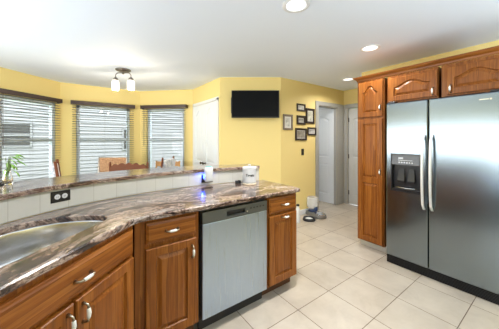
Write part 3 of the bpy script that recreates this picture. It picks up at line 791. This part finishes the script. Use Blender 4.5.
# ------------------------------------------------------------------ blinds
def blind(p0, p1, s0, s1, label, off=0.075):
    p0 = Vector(p0); p1 = Vector(p1); a = math.atan2(p1.y-p0.y, p1.x-p0.x)
    t = thing('window_blind', label, 'window blind', (p0.x, p0.y, 0), a)
    y = -off
    zt = 2.045
    MB().box(s0, s1, y-0.045, y-0.030, zt-0.005, zt+0.065, 0.003).box(s0, s0+0.012, y-0.030, y+0.070, zt-0.005, zt+0.065).box(s1-0.012, s1, y-0.030, y+0.070, zt-0.005, zt+0.065).build('valance', ESPR, t)
    MB().box(s0+0.02, s1-0.02, y-0.025, y+0.025, zt+0.005, zt+0.05).build('head_rail', ESPR, t)
    mb = MB(); z = 0.56; tilt = Matrix.Rotation(R(-4), 4, 'X')
    while z < zt-0.01:
        mb.box(s0+0.022, s1-0.022, -0.025, 0.025, -0.0016, 0.0016, 0, Matrix.Translation((0, y, z)) @ tilt); z += 0.0445
    mb.build('slats', SLAT, t)
    MB().box(s0+0.02, s1-0.02, y-0.026, y+0.026, 0.517, 0.538, 0.003).build('bottom_rail', ESPR, t)
    w = s1-s0
    for q in (0.13, 0.5, 0.87):
        mb = MB()
        for yy in (y-0.0275, y+0.0275): mb.tube([(s0+w*q, yy, 0.53), (s0+w*q, yy, zt)], 0.0012, 5)
        mb.build('ladder_cord', CORD, t)
    MB().tube([(s0+0.085, y-0.040, 1.25), (s0+0.085, y-0.036, zt)], 0.004, 6).build('tilt_wand', CORD, t)
g = 'dark wooden blinds in the bay'
L1 = (Vector(B_)-Vector(A)).length
for (p, q, s0, s1, lb) in ((A, B_, 0.30, 1.285, 'dark slatted blind over the left bay window, behind the potted cutting'),
                           (B_, C_, 0.155, 1.245, 'dark slatted blind over the centre bay window'),
                           (C_, D_, 0.085, 1.115, 'dark slatted blind over the right bay window, nearest the closet doors')):
    blind(p, q, s0, s1, lb)
for o in COL.objects:
    if o.name.startswith('window_blind'): o['group'] = g

# ------------------------------------------------------------------ television, pictures, switch
RC = Vector((math.sin(R(54)), -math.cos(R(54)), 0)); FC = Vector((math.cos(R(54)), math.sin(R(54)), 0))
tc_ = FC*3.88 + RC*0.098
t = thing('television', 'flat black television on the yellow wall', 'television', (tc_.x, tc_.y, 1.968), R(-36))
MB().box(-0.398, 0.398, -0.002, 0.030, -0.228, 0.228, 0.004, seg=2).build('bezel', BLACK, t)
MB().box(-0.385, 0.385, -0.004, -0.001, -0.210, 0.218).build('screen', SCREEN, t)
MB().box(-0.12, 0.12, 0.030, 0.045, -0.10, 0.10).box(-0.41, -0.10, 0.040, 0.060, -0.15, 0.12, 0.006).box(-0.05, 0.05, 0.040, 0.093, -0.06, 0.06).build('wall_bracket', BLACKM, t)
def picture(x0, x1, z0, z1, bw, fm, label, img=(0.45, 0.46, 0.44), mw=0.03):
    t = thing('picture_frame', label, 'picture', ((x0+x1)/2, 2.90, (z0+z1)/2), 0, 'picture cluster by the hall door')
    w, h = (x1-x0)/2, (z1-z0)/2
    ring = lambda i, y: [(-w+i, y, -h+i), (w-i, y, -h+i), (w-i, y, h-i), (-w+i, y, h-i)]
    MB().loops([ring(0, -0.001), ring(0, -0.018), ring(0.004, -0.022), ring(bw*0.8, -0.020), ring(bw, -0.014), ring(bw, -0.006)], True, False, False).build('frame', fm, t)
    MB().box(-w+bw-0.002, w-bw+0.002, -0.006, -0.001, -h+bw-0.002, h-bw+0.002).build('mat_board', MATB, t)
    m = mat('photo_print', img, 0.3); n = noise(m, mapping(m), 14, 3); r = ramp(m, [(0.35, tuple(c*0.6 for c in img)), (0.65, tuple(min(1, c*1.4) for c in img))], n.outputs[0]); base(m, r.outputs[0])
    MB().box(-w+bw+mw, w-bw-mw, -0.0075, -0.006, -h+bw+mw, h-bw-mw).build('print', m, t)
picture(2.812, 3.045, 1.545, 1.815, 0.035, FRAMEG, 'weathered grey wood picture frame, leftmost of the wall cluster', (0.55, 0.55, 0.52), 0.03)
picture(3.155, 3.380, 1.895, 2.030, 0.030, FRAMEB, 'small dark framed picture at the top of the cluster', (0.55, 0.55, 0.52), 0.012)
picture(3.400, 3.640, 1.680, 1.965, 0.042, FRAMEB, 'tall dark framed picture, nearest the top of the hall door', (0.50, 0.50, 0.42), 0.015)
picture(3.155, 3.380, 1.650, 1.815, 0.042, FRAMEB, 'thick dark framed picture in the middle of the left column of the cluster', (0.30, 0.30, 0.28), 0.012)
picture(3.118, 3.418, 1.362, 1.585, 0.036, FRAMEB, 'largest dark framed picture at the bottom of the cluster, above the light switch', (0.28, 0.26, 0.22), 0.012)
picture(3.445, 3.690, 1.460, 1.610, 0.030, FRAMEB, 'small dark framed picture at the lower right of the cluster, beside the door casing', (0.42, 0.42, 0.42), 0.015)
t = thing('light_switch', 'black light switch on the yellow wall below the framed pictures', 'light switch', (3.315, 2.90, 1.15))
MB().box(-0.035, 0.035, -0.006, -0.0005, -0.058, 0.058, 0.002).build('cover_plate', BLACK, t)
MB().box(-0.012, 0.012, -0.011, -0.006, -0.025, 0.025, 0.002).build('toggle', BLACKM, t)

# ------------------------------------------------------------------ lights fixed to the ceiling
spots = [(1.384, 1.277, 'recessed ceiling light nearest the camera, above the floor by the peninsula'), (2.727, 1.369, 'recessed ceiling light in front of the oak pantry cabinet'),
         (3.82, 2.30, 'recessed ceiling light far off, near the hall door')]
def downlight(x, y, label, power, on=True):
    t = thing('recessed_light', label, 'ceiling light', (x, y, H), 0, 'recessed ceiling lights')
    MB().lathe([(0.108, -0.0005), (0.108, -0.005), (0.090, -0.009), (0.078, -0.005), (0.074, -0.001)], (0, 0, 0), 36, None, False).build('trim_ring', TRIM, t)
    MB().lathe([(0.076, -0.0055), (0.070, -0.0035), (0.001, -0.003)], (0, 0, 0), 32, None, False).build('lens', LENS if on else ENAM, t)
    if not on: return
    d = bpy.data.lights.new('downlight_lamp', 'AREA'); d.shape = 'DISK'; d.size = 0.15; d.energy = power; d.color = (1, 0.98, 0.95); d.spread = R(150)
    o = bpy.data.objects.new('downlight_lamp', d); COL.objects.link(o); o.location = (0, 0, -0.014); o.parent = t
for k, (x, y, lb) in enumerate(spots): downlight(x, y, lb, (24, 7, 10)[k])
d = bpy.data.lights.new('side_room_lamp', 'POINT'); d.energy = 6; d.shadow_soft_size = 0.15; d.color = (0.92, 0.96, 1.0)
o = bpy.data.objects.new('side_room_lamp', d); COL.objects.link(o); o.location = (3.55, 3.9, 2.2)

# semi-flush dining light
t = thing('ceiling_lamp', 'two-jar semi-flush ceiling lamp over the dining table', 'ceiling lamp', (0.53, 4.00, H), R(-36))
MB().lathe([(0.105, 0.0), (0.108, -0.008), (0.095, -0.020), (0.055, -0.032), (0.02, -0.036), (0.012, -0.055), (0.02, -0.062), (0.006, -0.07)], (0, 0, 0), 32).build('canopy', NICKEL, t)
for sx, y in ((-1, 0.0), (1, 0.0)):
    x = 0.118*sx
    MB().tube([(0.01*sx, 0, -0.05), (0.05*sx, 0, -0.045), (0.09*sx, 0, -0.05), (x, 0, -0.08), (x, 0, -0.125)], 0.006, 8).build('arm', NICKEL, t)
    MB().lathe([(0.010, -0.115), (0.030, -0.130), (0.036, -0.145), (0.036, -0.162), (0.028, -0.164)], (x, 0, 0), 24).build('socket_cap', NICKEL, t)
    sh = MB().lathe([(0.034, -0.160), (0.040, -0.167), (0.049, -0.178), (0.052, -0.192), (0.052, -0.290), (0.048, -0.306), (0.034, -0.312)], (x, 0, 0), 28, None, False)
    o = sh.build('glass_jar_shade', FROST, t); s2 = o.modifiers.new('thickness', 'SOLIDIFY'); s2.thickness = 0.002
    MB().lathe([(0.010, -0.162), (0.013, -0.18), (0.026, -0.21), (0.028, -0.235), (0.020, -0.258), (0.004, -0.268)], (x, 0, 0), 20).build('bulb', BULB, t)
    d = bpy.data.lights.new('bulb_glow', 'POINT'); d.energy = 11; d.color = (1, 0.86, 0.66); d.shadow_soft_size = 0.03
    o = bpy.data.objects.new('bulb_glow', d); COL.objects.link(o); o.parent = t; o.location = (x, 0, -0.34)

# ------------------------------------------------------------------ dining set
t = thing('dining_table', 'round dark wooden dining table among the chairs in the window bay', 'table', (0.45, 4.05, 0))
MB().lathe([(0.37, 0.725), (0.39, 0.735), (0.39, 0.755), (0.38, 0.760)], (0, 0, 0), 48).build('table_top', CHERRY, t)
MB().lathe([(0.06, 0.03), (0.05, 0.12), (0.035, 0.3), (0.05, 0.5), (0.07, 0.7), (0.10, 0.725)], (0, 0, 0), 24).build('pedestal', CHERRY, t)
MB().box(-0.22, 0.22, -0.03, 0.03, 0.0, 0.05, 0.008).box(-0.03, 0.03, -0.22, 0.22, 0.0, 0.05, 0.008).build('foot', CHERRY, t)

def chair(name, label, loc, rz, w, top, wood, style, fab=None):
    """origin under the backrest, seat towards +y"""
    t = thing(name, label, 'chair', (loc[0], loc[1], 0), rz, None)
    h = w/2
    MB().box(-h, h, 0.03, 0.42, 0.44, 0.475, 0.01).build('seat', fab or wood, t)
    MB().box(-h+0.02, h-0.02, 0.04, 0.40, 0.385, 0.439).build('seat_frame', wood, t)
    for s in (-1, 1):
        x = s*(h-0.02)
        MB().tube([(x, 0.02, 0.0), (x, 0.035, 0.44)], [0.014, 0.018], 8).build('leg', wood, t)
        MB().tube([(x, 0.385, 0.0), (x, 0.385, 0.44)], [0.013, 0.018], 8).build('leg', wood, t)
    pm = wood
    if style == 'carved':
        for s in (-1, 1):
            MB().tube([(s*(h-0.015), 0.03, 0.40), (s*(h-0.012), 0.0, 0.70), (s*(h-0.01), -0.02, top-0.02), (s*(h-0.01), -0.022, top+0.015)], [0.017, 0.016, 0.015, 0.010], 8).build('back_post', wood, t)
        n = 36; up = []; lo_ = []
        for k in range(n+1):
            q = k/n; x = -h+0.02 + (w-0.04)*q; u = 2*q-1
            zt = top - 0.035 + 0.030*(1-u*u) + 0.010*math.cos(u*PI*5)
            up.append((x, zt)); lo_.append((x, top-0.16 + 0.02*math.cos(u*PI)))
        rings = [[(x, -0.030, z0) for (x, z0) in lo_] , [(x, -0.030, z1) for (x, z1) in up], [(x, -0.008, z1) for (x, z1) in up], [(x, -0.008, z0) for (x, z0) in lo_]]
        m2 = MB(); m2.loops([[r_[i] for r_ in rings] for i in range(n+1)], True, True, True); m2.build('carved_crest_rail', wood, t)
        for k in range(5):
            x = -h+0.07 + (w-0.14)*k/4
            MB().tube([(x, 0.0, 0.47), (x, -0.012, 0.70), (x, -0.019, top-0.12)], [0.007, 0.011, 0.007], 8).build('spindle', wood, t)
    elif style == 'panel':
        for s in (-1, 1):
            MB().tube([(s*(h-0.012), 0.03, 0.40), (s*(h-0.010), -0.01, top-0.01)], 0.013, 8).build('back_post', wood, t)
        MB().box(-h+0.025, h-0.025, -0.022, 0.006, top-0.27, top-0.015, 0.010, seg=2).build('back_panel', fab, t)
        MB().tube([(-h+0.012, -0.009, top-0.010), (h-0.012, -0.009, top-0.010)], 0.010, 8).build('top_rail', wood, t)
    elif style == 'ladder':
        for s in (-1, 1):
            MB().tube([(s*(h-0.012), 0.03, 0.40), (s*(h-0.010), -0.01, top+0.01)], 0.015, 8).build('back_post', wood, t)
        for z in (top-0.10, top-0.24):
            MB().box(-h+0.02, h-0.02, -0.018, 0.002, z, z+0.095, 0.006).build('back_slat', wood, t)
    else:   # upholstered, seen from the side
        for s in (-1, 1):
            MB().tube([(s*(h-0.012), 0.03, 0.40), (s*(h-0.012), -0.02, 0.80), (s*(h-0.012), -0.06, top+0.01)], 0.016, 8).build('back_post', wood, t)
        MB().loops([[(-h+0.03, 0.015, 0.50), (h-0.03, 0.015, 0.50), (h-0.03, -0.035, 0.50), (-h+0.03, -0.035, 0.50)],
                    [(-h+0.03, -0.015, 0.80), (h-0.03, -0.015, 0.80), (h-0.03, -0.07, 0.80), (-h+0.03, -0.07, 0.80)],
                    [(-h+0.03, -0.05, top-0.05), (h-0.03, -0.05, top-0.05), (h-0.03, -0.105, top-0.05), (-h+0.03, -0.105, top-0.05)],
                    [(-h+0.05, -0.065, top-0.03), (h-0.05, -0.065, top-0.03), (h-0.05, -0.095, top-0.03), (-h+0.05, -0.095, top-0.03)]], True, True, True, True).build('back_cushion', fab, t)
    return t
chair('dining_chair', 'dark cherry dining chair with a carved wavy crest, nearest the bar', (0.515, 3.335), R(-36), 0.50, 1.075, CHERRY, 'carved')
chair('dining_chair', 'pale metal chair with a tan woven back, in front of the centre window', (0.463, 4.757), R(144), 0.51, 1.07, mat('pale_metal', (0.55, 0.5, 0.46), 0.35, 0.4), 'panel', TAN)
chair('dining_chair', 'dining chair with white printed back and dark posts, in front of the right window', (1.135, 3.94), R(50), 0.46, 1.08, CHERRY, 'side', WHITEF)
chair('dining_chair', 'dining chair with curved reddish posts and white back, at the left window corner', (-0.19, 3.87), R(-89), 0.44, 1.10, CHERRY, 'side', WHITEF)
chair('dining_chair', 'honey-coloured ladder-back wooden chair near the right window wall', (1.415, 4.72), R(144), 0.48, 0.945, LWOOD, 'ladder')

# ------------------------------------------------------------------ pet things on the floor
t = thing('pet_feeder', 'clear hopper pet feeder with grey base and bowl on the floor', 'pet feeder', (3.44, 2.70, 0), R(-100))
# bowl end is local +x
MB().loops([rrect(0.40, 0.20, 0.0, 0.08, 0, 8), rrect(0.42, 0.22, 0.02, 0.09, 0, 8), rrect(0.40, 0.20, 0.062, 0.08, 0, 8)], True, True, True, True).build('base', GREYP, t)
MB().lathe([(0.090, 0.060), (0.094, 0.078), (0.088, 0.080), (0.075, 0.066), (0.02, 0.064)], (0.12, 0, 0), 28).build('steel_bowl', CHROME, t)
MB().lathe([(0.060, 0.062), (0.075, 0.080), (0.060, 0.095), (0.045, 0.10)], (-0.09, 0, 0), 24).build('collar', BLUE, t)
mb = MB(); mb.lathe([(0.045, 0.10), (0.096, 0.14), (0.102, 0.20), (0.102, 0.30), (0.094, 0.325)], (-0.09, 0, 0), 28, None, False)
o = mb.build('clear_hopper', mat('clear_plastic', (0.85, 0.87, 0.88), 0.15, 0.0, Alpha=0.32), t); q = o.modifiers.new('thickness', 'SOLIDIFY'); q.thickness = 0.002
MB().box(-0.02, 0.02, -0.03, 0.03, 0.081, 0.16, 0.006).build('blue_clip', BLUE, t)
t = thing('pet_bowl', 'low black pet bowl with a white inside on the floor left of the feeder', 'pet bowl', (3.17, 2.63, 0))
MB().lathe([(0.105, 0.0), (0.11, 0.01), (0.095, 0.045), (0.088, 0.045), (0.075, 0.015), (0.01, 0.012)], (0, 0, 0), 30).build('bowl', BLACKM, t)
MB().lathe([(0.075, 0.0165), (0.05, 0.032), (0.01, 0.036)], (0, 0, 0), 24).build('bowl_insert', RUBBER, t)
t = thing('water_jug', 'white plastic jug with a dark cap standing on the floor beside the cabinet end', 'jug', (2.925, 2.66, 0), R(20))
MB().loops([rrect(0.075, 0.07, 0.0, 0.02, 0), rrect(0.08, 0.075, 0.01, 0.03, 0), rrect(0.08, 0.075, 0.19, 0.03, 0), rrect(0.06, 0.06, 0.235, 0.025, 0), rrect(0.042, 0.042, 0.255, 0.02, 0), rrect(0.04, 0.04, 0.275, 0.019, 0)], True, True, True, True).build('bottle', RUBBER, t)
MB().lathe([(0.026, 0.2755), (0.026, 0.300), (0.022, 0.303)], (0, 0, 0), 20).build('cap', BLACKM, t)

# ------------------------------------------------------------------ outside
gnd = MB().box(-30, 30, -30, 30, -0.60, -0.5).build('ground', GRASS); struct(gnd)
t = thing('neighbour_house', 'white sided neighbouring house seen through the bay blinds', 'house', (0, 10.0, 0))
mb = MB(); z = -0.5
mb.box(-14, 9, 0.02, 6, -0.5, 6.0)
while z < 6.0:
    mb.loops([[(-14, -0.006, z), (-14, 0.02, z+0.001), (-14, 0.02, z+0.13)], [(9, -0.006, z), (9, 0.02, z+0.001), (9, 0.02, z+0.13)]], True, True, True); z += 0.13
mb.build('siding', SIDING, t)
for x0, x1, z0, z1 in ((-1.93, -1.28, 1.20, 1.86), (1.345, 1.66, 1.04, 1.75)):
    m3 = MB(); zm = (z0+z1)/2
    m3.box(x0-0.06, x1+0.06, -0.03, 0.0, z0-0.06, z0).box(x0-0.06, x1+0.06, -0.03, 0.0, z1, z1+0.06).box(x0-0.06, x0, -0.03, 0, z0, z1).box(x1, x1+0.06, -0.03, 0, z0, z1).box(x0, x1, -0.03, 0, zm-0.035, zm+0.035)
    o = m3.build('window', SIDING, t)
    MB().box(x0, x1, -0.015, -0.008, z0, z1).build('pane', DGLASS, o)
m4 = MB(); m4.loops([[(-14.4, -0.5, 5.9), (-14.4, 3.0, 8.0), (-14.4, 6.5, 5.9)], [(9.4, -0.5, 5.9), (9.4, 3.0, 8.0), (9.4, 6.5, 5.9)]], True, True, True); m4.build('roof', mat('grey_shingle', (0.2, 0.2, 0.2), 0.9), t)
